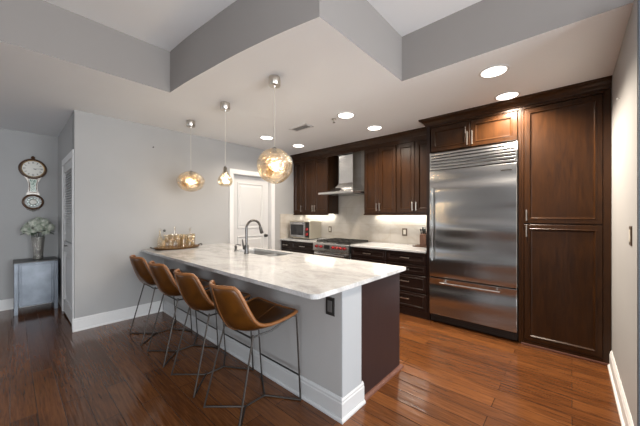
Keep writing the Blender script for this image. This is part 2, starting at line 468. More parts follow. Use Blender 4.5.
struct(base_y(MB(), XR, -1, YE, 3.598).build('baseboard_right', M['trim']))

# ------------------------------------------------------------------ white door on the left wall
dr = sthing('door_1', (XL - .1, (DY0 + DY1) / 2, 0))
dr['label'] = 'white panelled door with dark knob behind the island'
b = MB()
fx = XL - .085
W_, H_ = DY1 - DY0 - .05, DZ - .035
b.box(fx - .04, fx, DY0 + .025, DY1 - .025, .01, DZ - .025)
def door_panel(b, x, y0, y1, z0, z1):
    b.rings((x, y0, z0), (0, 1, 0), (0, 0, 1), (1, 0, 0), y1 - y0, z1 - z0, [(0, .012), (.008, .014), (.016, .012), (.03, .002), (.045, .002), (.07, .010)], back=.001)
sl = b.build('slab', M['door_white'], dr)
b = MB()
for z0, z1 in ((.24, .98), (1.12, 1.94)): door_panel(b, fx, DY0 + .145, DY1 - .145, z0, z1)
b.build('panel', M['door_white'], dr)
b = MB().lathe([(0, .062), (.018, .06), (.027, .048), (.027, .036), (.012, .026), (.010, .008), (.03, .006), (.032, 0)], (fx, DY1 - .09, .965), 20, axis='x')
b.build('door_knob', M['faucet'], dr)
b = MB()
def casing_y(b, x, sgn, y0, y1, z1, w=.075, t=.018):
    for (a, c, lo, hi) in ((y0 - w, y0, 0, z1), (y1, y1 + w, 0, z1), (y0 - w, y1 + w, z1, z1 + w)):
        b.box(min(x, x + sgn * t), max(x, x + sgn * t), a, c, lo, hi, .004)
casing_y(b, XL, 1, DY0 + .01, DY1 - .01, DZ - .01)
b.box(XL - .135, XL + .003, DY0, DY0 + .018, 0, DZ).box(XL - .135, XL + .003, DY1 - .018, DY1, 0, DZ).box(XL - .135, XL + .003, DY0 + .018, DY1 - .018, DZ - .018, DZ)
b.build('door_casing', M['trim'], dr)

# louvered closet door
lr = sthing('door_2', ((LX0 + LX1) / 2, YA + .02, 0))
lr['label'] = 'narrow white louvered closet door in the alcove'
b = MB(); fy = YA - .003
t = .032
b.box(LX0 + .02, LX0 + .13, fy, fy + t, .03, LZ - .02, .003).box(LX1 - .10, LX1 - .02, fy, fy + t, .03, LZ - .02, .003)
b.box(LX0 + .10, LX1 - .10, fy, fy + t, .03, .20).box(LX0 + .10, LX1 - .10, fy, fy + t, .86, 1.0).box(LX0 + .10, LX1 - .10, fy, fy + t, LZ - .12, LZ - .02)
b.build('frame', M['door_white'], lr)
b = MB(); z = 1.02
while z < LZ - .13:
    b.prism([(fy + .002, z), (fy + .008, z - .004), (fy + t - .002, z + .022), (fy + t - .008, z + .026)], 'x', LX0 + .10, LX1 - .10); z += .033
b.build('louvers', M['door_white'], lr)
b = MB().rings((LX0 + .10, fy + .012, .20), (1, 0, 0), (0, 0, 1), (0, -1, 0), LX1 - LX0 - .2, .66, [(0, .0), (.02, -.006), (.04, -.006), (.06, .002)], back=.01)
b.build('lower_panel', M['door_white'], lr)
b = MB().box((LX0 + LX1) / 2 - .06, (LX0 + LX1) / 2 + .06, fy - .03, fy - .022, .955, .967, .003).box((LX0 + LX1) / 2 - .05, (LX0 + LX1) / 2 - .042, fy - .024, fy, .957, .965).box((LX0 + LX1) / 2 + .042, (LX0 + LX1) / 2 + .05, fy - .024, fy, .957, .965)
b.build('handle', M['dark_metal'], lr)
b = MB(); w = .075
for (a, c, lo, hi) in ((LX0 - w + .01, LX0 + .01, 0, LZ), (LX1 - .01, LX1 - .01 + w, 0, LZ), (LX0 - w + .01, LX1 - .01 + w, LZ - .01, LZ + w)):
    b.box(a, c, YA - .012, YA, lo, hi, .003)
b.box(LX0, LX0 + .018, YA, YA + .11, 0, LZ).box(LX1 - .018, LX1, YA, YA + .11, 0, LZ).box(LX0, LX1, YA, YA + .11, LZ - .018, LZ)
b.build('door_casing', M['trim'], lr)

# ------------------------------------------------------------------ joinery helpers (kitchen wall faces -y)
DOOR_RS = [(0, -.003), (.003, 0), (.052, 0), (.056, .0035), (.062, .0035), (.070, -.009), (.080, -.010)]
def cab_door(parent, x0, x1, z0, z1, y, m, handle=None, name='door', fw=None):
    rs = DOOR_RS if fw is None else [(i if i < .01 else i - .052 + fw, d) for i, d in DOOR_RS]
    d = MB().rings((x0, y, z0), (1, 0, 0), (0, 0, 1), (0, -1, 0), x1 - x0, z1 - z0, rs, back=.018).build(name, m, parent)
    if handle:
        kind, hx, hz, ln = handle
        b = MB(); r = .0055; yo = y - .030
        if kind == 'v':
            b.box(hx - r, hx + r, yo - r, yo + r, hz, hz + ln, .002)
            for q in (hz + .015, hz + ln - .015): b.box(hx - .004, hx + .004, yo, y + .001, q - .004, q + .004)
        else:
            b.box(hx - ln / 2, hx + ln / 2, yo - r, yo + r, hz - r, hz + r, .002)
            for q in (hx - ln / 2 + .015, hx + ln / 2 - .015): b.box(q - .004, q + .004, yo, y + .001, hz - .004, hz + .004)
        b.build('handle', M['nickel'], d)
    return d

YF, YU = 3.62, 3.95      # fronts of base/tall units, fronts of wall units
YBK = YB - .014          # face of the backsplash
G = .002
# backsplash slab (counter to wall units, full height behind the hood)
b = MB().box(XL + .001, -1.41, YBK, YB, .893, 1.40).box(-3.358, -2.586, YBK, YB, 1.40, CZ)
o = b.build('wall_backsplash', M['splash']); struct(o, 'pale stone backsplash behind the range')
# side splash strip on the left wall above the counter
struct(MB().box(XL, XL + .012, 3.60, YBK, .893, 1.38).build('wall_side_splash', M['splash']))

# wall units
def wall_unit(x0, x1, doors, label, hand):
    r = thing('wall_cabinet', ((x0 + x1) / 2, 4.11, 1.38), label, 'cabinet')
    b = MB().box(x0, x1, YU + .020, YBK - .002, 1.38, 2.50)
    b.build('body', M['cab'], r)
    MB().box(x0, x1, YU + .001, YU + .020, 1.358, 1.380).build('light_rail', M['cab'], r)
    n = len(doors)
    for i, (a, c) in enumerate(doors):
        cab_door(r, a, c, 1.395, 2.435, YU, M['cab'], ('v', hand[i], 1.425, .125))
    return r
wall_unit(-4.305, -4.022, [(-4.300, -4.027)], 'single door dark wood wall cabinet in the far left corner above the toaster oven', [-4.055])
wall_unit(-4.020, -3.362, [(-4.015, -3.716), (-3.712, -3.376)], 'two door dark wood wall cabinet just left of the range hood', [-3.742, -3.686])
wall_unit(-2.582, -1.994, [(-2.570, -2.300), (-2.296, -2.002)], 'two door brown wood wall cabinet just right of the range hood', [-2.325, -2.270])
wall_unit(-1.990, -1.402, [(-1.984, -1.704), (-1.700, -1.412)], 'two door brown wood wall cabinet next to the refrigerator', [-1.730, -1.674])
# under-cabinet light strips
tag(MB().box(-4.24, -3.44, 4.19, 4.22, 1.368, 1.3795).build('light_strip', M['strip_on']), 'glowing light strip under the wall cabinets left of the hood', 'light')
tag(MB().box(-2.52, -1.46, 4.19, 4.22, 1.368, 1.3795).build('light_strip', M['strip_on']), 'glowing light strip under the wall cabinets right of the hood', 'light')

def crown(y, x0, x1, z0=2.50, z1=CZ - .001, proj=.075):
    p = [(y, z0), (y - .012, z0), (y - .014, z0 + .012), (y - .022, z0 + .02), (y - .030, z0 + .04), (y - .052, z0 + .062), (y - proj + .004, z0 + .068), (y - proj, z0 + .074), (y - proj, z1), (y + .03, z1), (y + .03, z0)]
    return p
b = MB().prism(crown(YU, 0, 0), 'x', XL + .002, -1.404)
b.box(XL + .002, -1.404, YU - .002, YU + .018, 2.437, 2.503)
struct(b.build('trim_2', M['cab']), 'brown crown moulding above the wall cabinets')
b = MB()
sweep(b, [(YF - yy, z) for yy, z in crown(YF, 0, 0)], [(-1.402, YU - .08), (-1.402, YF), (XR - .002, YF)])
struct(b.build('trim_3', M['cab']), 'dark crown moulding above the refrigerator and pantry')

# base units
def base_unit(x0, x1, rows, label, split=None):
    r = thing('base_cabinet', ((x0 + x1) / 2, 3.95, 0), label, 'cabinet')
    MB().box(x0, x1, YF + .020, YBK - .002, 0, .862).box(x0, x1, YF + .004, YF + .02, 0, .095).build('body', M['cab_base'], r)
    for (z0, z1) in rows:
        cols = [(x0 + .005, x1 - .005)] if split is None else [(x0 + .005, split - .003), (split + .003, x1 - .005)]
        for (a, c) in cols:
            small = (z1 - z0) < .2
            cab_door(r, a, c, z0, z1, YF, M['cab_base'], ('h', (a + c) / 2, (z0 + z1) / 2 + (.0 if small else .02), .13), 'drawer', .03)
    return r
ROWS = [(.10, .318), (.336, .550), (.566, .690), (.706, .852)]
base_unit(-4.30, -3.384, ROWS, 'dark drawer cabinet under the toaster oven', -4.0)
base_unit(-2.604, -1.990, ROWS, 'dark drawer cabinet beside the range, half hidden by the island')
base_unit(-1.986, -1.404, ROWS, 'dark four drawer cabinet next to the refrigerator')
# kitchen wall worktops
tag(MB().box(XL + .013, -3.383, YF - .025, YBK - .001, .8625, .893, .004).build('worktop', M['marble']), 'short pale stone worktop under the toaster oven', 'worktop')
tag(MB().box(-2.605, -1.404, YF - .025, YBK - .001, .8625, .893, .004).build('worktop', M['marble']), 'pale stone worktop between range and refrigerator', 'worktop')

# ------------------------------------------------------------------ tall section
# frame panels round the fridge
r = thing('tall_frame', (-0.9, 3.9, 0), 'dark wood surround panels framing the refrigerator', 'cabinet')
MB().box(-1.402, -1.356, YF - .001, YBK - .002, 0, 2.50).build('left_panel', M['cab_base'], r)
MB().box(-0.421, -0.400, YF - .001, YBK - .002, 0, 2.50).build('right_panel', M['cab'], r)
r = thing('wall_cabinet', (-.888, 3.9, 2.155), 'low two door cabinet above the refrigerator', 'cabinet')
MB().box(-1.354, -.423, YF + .020, YBK - .002, 2.155, 2.498).box(-1.354, -.423, YF - .001, YF + .02, 2.475, 2.498).build('body', M['cab'], r)
cab_door(r, -1.345, -.892, 2.165, 2.468, YF, M['cab'], ('v', -.915, 2.185, .16), fw=.045)
cab_door(r, -.886, -.432, 2.165, 2.468, YF, M['cab'], ('v', -.863, 2.185, .16), fw=.045)
# pantry
r = thing('pantry_cabinet', (-.07, 3.9, 0), 'tall dark brown pantry cabinet with two big panel doors', 'cabinet')
MB().box(-.398, .262, YF + .020, YBK - .002, 0, 2.498).box(-.398, .262, YF + .004, YF + .02, 0, .05).box(.212, .262, YF - .001, YF + .021, 0, 2.498).box(-.398, -.378, YF - .001, YF + .021, 0, 2.498).box(-.378, .212, YF - .001, YF + .021, 2.475, 2.498).build('body', M['cab'], r)
cab_door(r, -.374, .208, 1.276, 2.468, YF - .002, M['cab'], ('v', -.352, 1.300, .115), fw=.040)
cab_door(r, -.374, .208, .055, 1.262, YF - .002, M['cab'], ('v', -.352, 1.135, .115), fw=.040)
o = MB().box(-.398, .262, YF - .014, YF - .002, 0, .02, .004).build('shoe_moulding', M['shoe_wood'], r)

# ------------------------------------------------------------------ refrigerator
r = thing('refrigerator', (-.888, 3.9, 0), 'large stainless steel built-in refrigerator with louvered top grille', 'refrigerator')
FX0, FX1 = -1.352, -.425
MB().box(FX0, FX1, YF + .03, 4.2, .02, 2.146).build('body', M['dark_metal'], r)
MB().box(FX0 + .004, FX1 - .004, YF - .045, YF + .03, .585, 1.915, .006).build('upper_door', M['steel'], r)
MB().box(FX0 + .004, FX1 - .004, YF - .045, YF + .03, .115, .573, .006).build('freezer_drawer', M['steel'], r)
b = MB().box(FX0 + .004, FX0 + .028, YF - .035, YF + .03, 1.925, 2.143).box(FX1 - .028, FX1 - .004, YF - .035, YF + .03, 1.925, 2.143)
for k in range(6):
    z = 1.927 + k * .0362
    b.prism([(YF - .042, z + .006), (YF - .040, z), (YF - .030, z), (YF + .005, z + .030), (YF - .004, z + .034), (YF - .036, z + .030), (YF - .042, z + .024)], 'x', FX0 + .02, FX1 - .02)
b.box(FX0 + .02, FX1 - .02, YF + .004, YF + .03, 1.925, 2.143)
b.build('grille', M['steel'], r)
b = MB().box(FX0 + .01, FX1 - .01, YF + .0, YF + .03, .02, .105)
for k in range(3): b.box(FX0 + .04, FX1 - .04, YF - .004, YF, .035 + k * .022, .045 + k * .022)
b.build('toe_grille', M['dark_metal'], r)
b = MB().tube([(FX0 + .050, YF - .085, .79), (FX0 + .050, YF - .085, 1.70)], .012, 14)
for z in (.84, 1.65): b.tube([(FX0 + .050, YF - .085, z), (FX0 + .050, YF - .044, z)], .008, 10)
b.build('door_handle', M['steel'], r)
b = MB().tube([(-1.20, YF - .100, .528), (-.575, YF - .100, .528)], .012, 14)
for x in (-1.16, -.615): b.tube([(x, YF - .100, .528), (x, YF - .044, .528)], .008, 10)
b.build('drawer_handle', M['chrome'], r)
MB().box(-.575, -.475, YF - .0475, YF - .045, 1.838, 1.850).build('badge', M['dark_metal'], r)

# ------------------------------------------------------------------ range
RX0, RX1 = -3.378, -2.609
r = thing('range', ((RX0 + RX1) / 2, 3.9, 0), 'stainless steel gas range with red knobs', 'range')
MB().box(RX0, RX1, YF + .0, YBK - .004, .08, .885).box(RX0 + .03, RX1 - .03, YF + .05, 4.2, 0, .08).build('body', M['steel_small'], r)
d = MB().box(RX0 + .006, RX1 - .006, YF - .035, YF, .17, .735, .006).build('oven_door', M['steel'], r)
MB().box(RX0 + .14, RX1 - .14, YF - .038, YF - .034, .32, .60).build('window', M['glass_dark'], d)
b = MB().tube([(RX0 + .06, YF - .085, .70), (RX1 - .06, YF - .085, .70)], .013, 12)
for x in (RX0 + .09, RX1 - .09): b.tube([(x, YF - .085, .70), (x, YF - .034, .70)], .009)
b.build('handle', M['chrome'], d)
pn = MB().prism([(YF + .001, .745), (YF - .055, .745), (YF - .060, .752), (YF - .05, .865), (YF - .04, .885), (YF + .001, .890)], 'x', RX0, RX1).build('control_panel', M['steel_small'], r)
MB().box(-3.120, -3.000, YF - .061, YF - .052, .79, .855, .003).build('display', M['black'], r)
for x in (-3.290, -3.190, -2.925, -2.848, -2.771, -2.690):
    MB().lathe([(.025, 0), (.025, -.004), (.020, -.006), (.018, -.030), (.015, -.034), (0, -.034)], wloc(r), 18, axis='y').build('knob', M['red'], r)
    k = COL.objects[-1]
    k.location = (x + 2.9935, YF - .056 - 3.9, .822)
b = MB().box(RX0 + .012, RX1 - .012, YF + .01, 4.20, .885, .893).build('cooktop', M['dark_metal'], r)
for gx in range(3):
    a = RX0 + .02 + gx * .2445; c = a + .236; bb = MB()
    for x in (a, (a + c) / 2 - .006, c - .012): bb.box(x, x + .012, YF + .02, 4.18, .905, .922, .002)
    for y in (YF + .02, 3.76, 3.895, 4.03, 4.168): bb.box(a, c, y, y + .012, .905, .922, .002)
    for x in (a + .002, c - .012):
        for y in (YF + .03, 4.16): bb.box(x, x + .01, y, y + .01, .893, .906)
    bb.build('grate', M['iron'], r)
for x in (-3.25, -2.993, -2.735):
    for y in (3.76, 4.03):
        MB().lathe([(.045, .893), (.045, .900), (.03, .903), (.028, .912), (0, .913)], (x, y, 0), 18).build('burner', M['iron'], r)

# ------------------------------------------------------------------ range hood
r = thing('range_hood', (-2.985, 4.05, 1.72), 'stainless steel chimney range hood over the range', 'range hood')
HX0, HX1, HY = -3.355, -2.600, 3.675
MB().box(-3.14, -2.84, 4.0, YBK - .002, 1.90, 2.585).build('chimney', M['steel_hood'], r)
b = MB()
# flared skirt rising to the chimney
prof = [(0, 1.755), (.28, 1.775), (.55, 1.80), (.80, 1.845), (1.0, 1.93)]
rings_ = []
for t_, z in prof:
    x0 = HX0 + (-3.14 - HX0) * t_; x1 = HX1 + (-2.84 - HX1) * t_; y0 = HY + (4.0 - HY) * t_
    rings_.append([b.bm.verts.new(p) for p in ((x0, y0, z), (x1, y0, z), (x1, YBK - .003, z), (x0, YBK - .003, z))])
for A, C in zip(rings_, rings_[1:]):
    for k in range(4): b.bm.faces.new((A[k], A[(k + 1) % 4], C[(k + 1) % 4], C[k]))
b.build('canopy', M['steel_hood'], r)
MB().box(HX0, HX1, HY, YBK - .003, 1.722, 1.756, .003).build('rim', M['steel_hood'], r)
MB().box(HX0 + .05, HX1 - .05, HY + .06, YBK - .05, 1.716, 1.722).build('filter', M['steel'], r)

# ------------------------------------------------------------------ island
r = thing('kitchen_island', (-2.7, 1.95, 0), 'long grey panelled kitchen island with dark wood end', 'island')
IX0, IX1, IY0, IY1 = XL + .001, -1.135, 1.472, 2.335
ZC = .862
MB().box(IX0, IX1, IY0, IY0 + .10, 0, ZC).build('front_panel', M['wall'], r)
MB().box(-1.170, IX1 + .006, IY0 + .001, 1.700, 0, ZC, .002).build('end_post', M['post'], r)
b = MB()
for (a, c, z0, z1) in ((-1.170, -1.146, 0, ZC),): b.box(a, c, 1.701, IY1, z0, z1, .002)
b.build('end_panel', M['cab_end'], r)
# cabinet body with the sink bay left open
MB().box(IX0, -3.36, IY0 + .101, IY1 - .02, 0, ZC).box(-2.44, -1.171, IY0 + .101, IY1 - .02, 0, ZC).box(-3.36, -2.44, IY0 + .101, IY1 - .02, 0, .60).box(-3.36, -2.44, IY0 + .101, IY0 + .13, .6, ZC).build('body', M['cab_base'], r)
xx = IX0 + .01
while xx < -1.3:
    x1 = min(xx + .52, -1.175)
    o = MB().rings((x1 - .003, IY1 - .02, .10), (-1, 0, 0), (0, 0, 1), (0, 1, 0), x1 - xx - .006, .75, DOOR_RS, back=-.001).build('door', M['cab_base'], r)
    for v in o.data.vertices: v.co.y += .004
    xx += .525
b = MB()
sweep(b, base_prof(), [(XL + .03, IY0), (IX1, IY0), (IX1, 1.722)])
b.build('baseboard', M['trim_grey'], r)
MB().prism([(-1.146, 0), (-1.118, 0), (-1.120, .012), (-1.134, .022), (-1.146, .022)], 'y', 1.724, IY1 + .02).build('shoe_moulding', M['shoe_wood'], r)

# island worktop with rounded corners and a sink cut-out
def worktop():
    x0, x1, y0, y1 = XL + .002, -1.108, 1.185, 2.395
    sx0, sx1, sy0, sy1 = -3.32, -2.49, 1.955, 2.306
    rr = .05
    def rnd(cx, cy, a0, r, n=6): return [(cx + r * math.cos(a0 + k * PI / 2 / n), cy + r * math.sin(a0 + k * PI / 2 / n)) for k in range(n + 1)]
    bm = bmesh.new()
    # outline pieces: left, right, front strip, back strip around the cut-out
    out = [(x0, y0)] + rnd(x1 - rr, y0 + rr, -PI / 2, rr) + rnd(x1 - .02, y1 - .02, 0, .02, 4) + [(x0, y1)]
    hr = .03
    hole = rnd(sx1 - hr, sy1 - hr, 0, hr, 4) + rnd(sx0 + hr, sy1 - hr, PI / 2, hr, 4) + rnd(sx0 + hr, sy0 + hr, PI, hr, 4) + rnd(sx1 - hr, sy0 + hr, 3 * PI / 2, hr, 4)
    vo = [bm.verts.new((x, y, .893)) for x, y in out]; vh = [bm.verts.new((x, y, .893)) for x, y in hole]
    es = [bm.edges.new((v[i], v[(i + 1) % len(v)])) for v in (vo, vh) for i in range(len(v))]
    bmesh.ops.triangle_fill(bm, edges=es, use_beauty=True)
    top = bm.faces[:]
    bmesh.ops.dissolve_limit(bm, angle_limit=0.01, verts=bm.verts[:], edges=bm.edges[:]) if False else None
    ex = bmesh.ops.extrude_face_region(bm, geom=top)
    for v in [g for g in ex['geom'] if isinstance(g, bmesh.types.BMVert)]: v.co.z -= .0305
    b = MB(); b.merge(bm)
    return b
o = worktop().build('island_worktop', M['marble'])
md = o.modifiers.new('bevel', 'BEVEL'); md.width = .004; md.segments = 2; md.limit_method = 'ANGLE'; md.angle_limit = math.radians(50)
tag(o, 'long pale veined marble worktop covering the kitchen island', 'worktop')

# sink
r = thing('sink', (-2.9, 2.155, .70), 'undermount stainless steel double bowl sink in the island worktop', 'sink')
def bowl(x0, x1):
    y0, y1, zt, zb = 1.958, 2.302, .861, .665; b = MB(); n = 5
    def rr(i, z):
        r_ = .04; P = []
        for cx, cy, a0 in ((x1 - i - r_, y1 - i - r_, 0), (x0 + i + r_, y1 - i - r_, PI / 2), (x0 + i + r_, y0 + i + r_, PI), (x1 - i - r_, y0 + i + r_, 3 * PI / 2)):
            for k in range(n + 1):
                a = a0 + k * PI / 2 / n; P.append(b.bm.verts.new((cx + r_ * math.cos(a), cy + r_ * math.sin(a), z)))
        return P
    R = [rr(-.012, zt), rr(0, zt), rr(.004, .70), rr(.012, zb + .012), rr(.03, zb)]
    for A, C in zip(R, R[1:]):
        for k in range(len(A)):
            f = b.bm.faces.new((A[k], A[(k + 1) % len(A)], C[(k + 1) % len(A)], C[k])); f.smooth = True
    b.bm.faces.new(R[-1])
    return b
bw = mat('sink_steel', (0.34, 0.34, 0.34), 0.45, 0.25)
for (a, c) in ((-3.316, -2.86), (-2.83, -2.494)):
    o = bowl(a, c).build('bowl', bw, r)
    MB().lathe([(.0, .669), (.03, .669), (.04, .667), (.042, .666)], ((a + c) / 2, 2.13, 0), 16).build('drain', M['chrome'], o)

# faucet
r = thing('faucet', (-2.908, 1.915, .893), 'tall gooseneck pull-down faucet in dark brushed metal beside the sink', 'faucet')
fx_, fy_ = -2.908, 1.905
MB().lathe([(0, .893), (.031, .893), (.031, .899), (.026, .903), (.024, .93), (.024, .995), (.021, 1.0), (0, 1.0)], (fx_, fy_, 0), 22).build('base', M['faucet'], r)
pts = [(fx_, fy_, .995), (fx_, fy_, 1.195)]
for k in range(1, 13):
    a = PI - k * PI / 12 * .94; pts.append((fx_, fy_ + .100 + .100 * math.cos(a), 1.195 + .100 * math.sin(a)))
MB().tube(pts, .0145, 14).build('neck', M['faucet'], r)
e = Vector(pts[-1]); d_ = (e - Vector(pts[-2])).normalized()
MB().tube([e - d_ * .004, e + d_ * .02, e + d_ * .08, e + d_ * .088], [.017, .0185, .023, .018], 14).build('spray_head', M['faucet'], r)
h = MB().tube([(fx_ - .02, fy_, .955), (fx_ - .05, fy_ - .005, .955)], .016, 14).tube([(fx_ - .052, fy_ - .005, .955), (fx_ - .060, fy_ - .008, 1.0), (fx_ - .072, fy_ - .012, 1.065)], [.012, .010, .007], 10).build('lever', M['faucet'], r)
r = thing('soap_dispenser', (-3.23, 1.955, .893), 'small dark metal soap dispenser left of the faucet', 'soap dispenser')
MB().lathe([(0, .893), (.022, .893), (.022, .898), (.015, .902), (.014, .945), (.016, .95), (.016, .962), (0, .964)], (-3.23, 1.955, 0), 16).build('base', M['faucet'], r)
MB().tube([(-3.23, 1.955, .962), (-3.23, 1.955, .972), (-3.215, 1.975, .976), (-3.195, 2.01, .968)], .006, 8).build('spout', M['faucet'], r)

# outlets
def outlet(p, n, w, h, label, plate, inner, cat='outlet', name='wall_outlet'):
    p = Vector(p); n = Vector(n); u = Vector((0, 0, 1)).cross(n)
    r = thing(name, p, label, cat)
    MB().rings(p - u * w / 2 - Vector((0, 0, h / 2)), u, (0, 0, 1), n, w, h, [(0, .003), (.003, .006)], back=-.0002).build('plate', plate, r)
    iw, ih = w * .5, h * .62
    MB().rings(p - u * iw / 2 - Vector((0, 0, ih / 2)) + n * .0062, u, (0, 0, 1), n, iw, ih, [(0, .001), (.002, .002)], back=-.0002).build('insert', inner, r)
    return r
grey_in = mat('grey_insert', (0.10, 0.10, 0.10), 0.4)
outlet((-1.232, IY0, .735), (0, -1, 0), .078, .125, 'black outlet on the grey front of the island near its corner', M['black'], grey_in)
bronze = mat('bronze_plate', (0.10, 0.07, 0.05), 0.4, 0.4)
outlet((-3.575, YBK, 1.075), (0, -1, 0), .075, .118, 'dark bronze outlet on the backsplash right of the toaster oven', bronze, M['cream'])
outlet((-2.005, YBK, 1.085), (0, -1, 0), .085, .120, 'dark bronze outlet on the backsplash under the right wall cabinets', bronze, M['cream'])
o = outlet((XR, 2.50, 1.235), (-1, 0, 0), .075, .118, 'bronze light switch on the right wall beside the pantry', bronze, M['cream'], 'switch', 'light_switch')
for nm, loc, ax, lab in (('picture_nail', (XL, 1.33, 2.30), 1, 'tiny dark picture nail high on the left wall'), ('wall_hook', (XR, 2.98, 2.21), -1, 'tiny pale hook high on the right wall beside the pantry')):
    o = MB().lathe([(0, .022 * ax), (.008, .02 * ax), (.008, .016 * ax), (.003, .013 * ax), (.003, .002 * ax), (.007, .0)], loc, 10, axis='x').build(nm, M['dark_metal'] if ax == 1 else M['white_plastic'])
    tag(o, lab, 'hook')
o = MB().box(-4.22, -4.16, 1.40, 1.471, .825, .861, .004).box(-4.21, -4.17, 1.455, 1.471, .76, .83, .004).build('support_bracket', M['white_plastic'])
tag(o, 'small pale bracket under the island worktop near the left wall', 'bracket')

# ------------------------------------------------------------------ bar stools
def stool(x0):
    y0 = 1.19
    r = thing('bar_stool', (x0, y0, 0), '', 'stool', 'brown leather bar stools along the island')
    side = [(-.312, .900), (-.303, .862), (-.284, .80), (-.262, .735), (-.238, .68), (-.205, .624), (-.158, .588), (-.095, .571), (-.03, .574), (.04, .591), (.11, .615), (.17, .639), (.212, .652)]
    hw = [.138, .166, .180, .194, .206, .213, .220, .227, .233, .240, .246, .250, .238]
    nu = 14; P = []
    for i, ((yy, zz), w) in enumerate(zip(side, hw)):
        a = Vector(side[max(i - 1, 0)]); c = Vector(side[min(i + 1, len(side) - 1)]); tt = (c - a).normalized(); nn = Vector((-tt.y, tt.x))  # towards the sitter
        if nn.y < 0 and nn.x < 0: nn = -nn
        s_ = i / (len(side) - 1)
        lift = .055 * (1 - s_) ** .6 + .030 * math.sin(PI * min(1, s_ * 1.15)) + .012
        row = []
        for k in range(nu + 1):
            q = -1 + 2 * k / nu
            d = lift * abs(q) ** 2.2
            row.append(Vector((x0 + w * q, y0 + yy + nn.x * d, zz + nn.y * d - (.014 * abs(q) ** 3 if i == 0 else 0))))
        P.append(row)
    b = MB(); vs = [[b.bm.verts.new(p) for p in row] for row in P]
    for i in range(len(vs) - 1):
        for k in range(nu):
            f = b.bm.faces.new((vs[i][k], vs[i][k + 1], vs[i + 1][k + 1], vs[i + 1][k])); f.smooth = True
    o = b.build('seat_shell', M['leather'], r)
    md = o.modifiers.new('thickness', 'SOLIDIFY'); md.thickness = .022; md.offset = 0
    md = o.modifiers.new('smooth', 'SUBSURF'); md.levels = 1; md.render_levels = 1
    loop = [P[0][k] for k in range(nu + 1)] + [P[i][nu] for i in range(1, len(P))] + [P[-1][k] for k in range(nu - 1, -1, -1)] + [P[i][0] for i in range(len(P) - 2, 0, -1)]
    loop = [p.lerp((loop[i - 1] + loop[(i + 1) % len(loop)]) / 2, .4) for i, p in enumerate(loop)]
    MB().tube(loop, .0125, 8, closed=True).build('piping', M['piping'], r)
    m_ = nu // 2
    cen = [P[i][m_] for i in range(len(P))]
    up = []; dn = []
    for i, p in enumerate(cen):
        a = cen[max(i - 1, 0)]; c = cen[min(i + 1, len(cen) - 1)]; t = (c - a).normalized(); n = Vector((0, -t.z, t.y))
        up.append(p + n * .0115); dn.append(p - n * .0115)
    MB().tube(smoothpts(up, 3), .0018, 6).tube(smoothpts(dn, 3), .0022, 6).build('seam', M['piping'], r)
    R = .0062
    def v(x, y, z): return (x0 + x, y0 + y, z)
    for sx in (-1, 1):
        MB().tube(smoothpts([v(sx * .15, -.13, .552), v(sx * .17, -.137, .550), v(sx * .178, -.142, .532), v(sx * .214, -.268, .02), v(sx * .214, -.270, .007)], 4), R, 8).build('leg', M['rod'], r)
        MB().tube(smoothpts([v(sx * .22, .17, .635), v(sx * .236, .19, .632), v(sx * .240, .194, .61), v(sx * .236, .235, .02), v(sx * .236, .235, .007)], 4), R, 8).build('leg', M['rod'], r)
    b = MB()
    for sx in (-1, 1):
        b.tube([v(sx * .214, -.270, .0065), v(sx * .015, -.09, .0065), v(0, -.07, .0065)], R, 8)
        b.tube([v(sx * .236, .235, .0065), v(sx * .015, .10, .0065), v(0, .085, .0065)], R, 8)
    b.tube([v(0, -.08, .0065), v(0, .095, .0065)], R, 8)
    b.build('floor_frame', M['rod'], r)
    MB().tube([v(-.237, .225, .19), v(.237, .225, .19)], R, 8).build('footrest', M['dark_metal'], r)
    b = MB()
    for sx in (-1, 1): b.tube([v(sx * .15, -.13, .552), v(sx * .17, .02, .562), v(sx * .222, .17, .635)], R, 8)
    b.tube([v(-.15, -.13, .552), v(.15, -.13, .552)], R, 8)
    b.build('seat_rail', M['dark_metal'], r)
    return r
s0 = stool(-1.715); index_kids(s0)
labs = ['brown leather bar stool nearest the camera, at the free end of the island',
        'second brown leather bar stool from the free end of the island',
        'third brown leather bar stool from the free end of the island',
        'brown leather bar stool farthest from the camera, closest to the left wall']
for i, x in enumerate((-1.715, -2.31, -2.925, -3.545)):
    o = s0 if i == 0 else copy_tree(s0)
    o.location.x = x; o['label'] = labs[i]

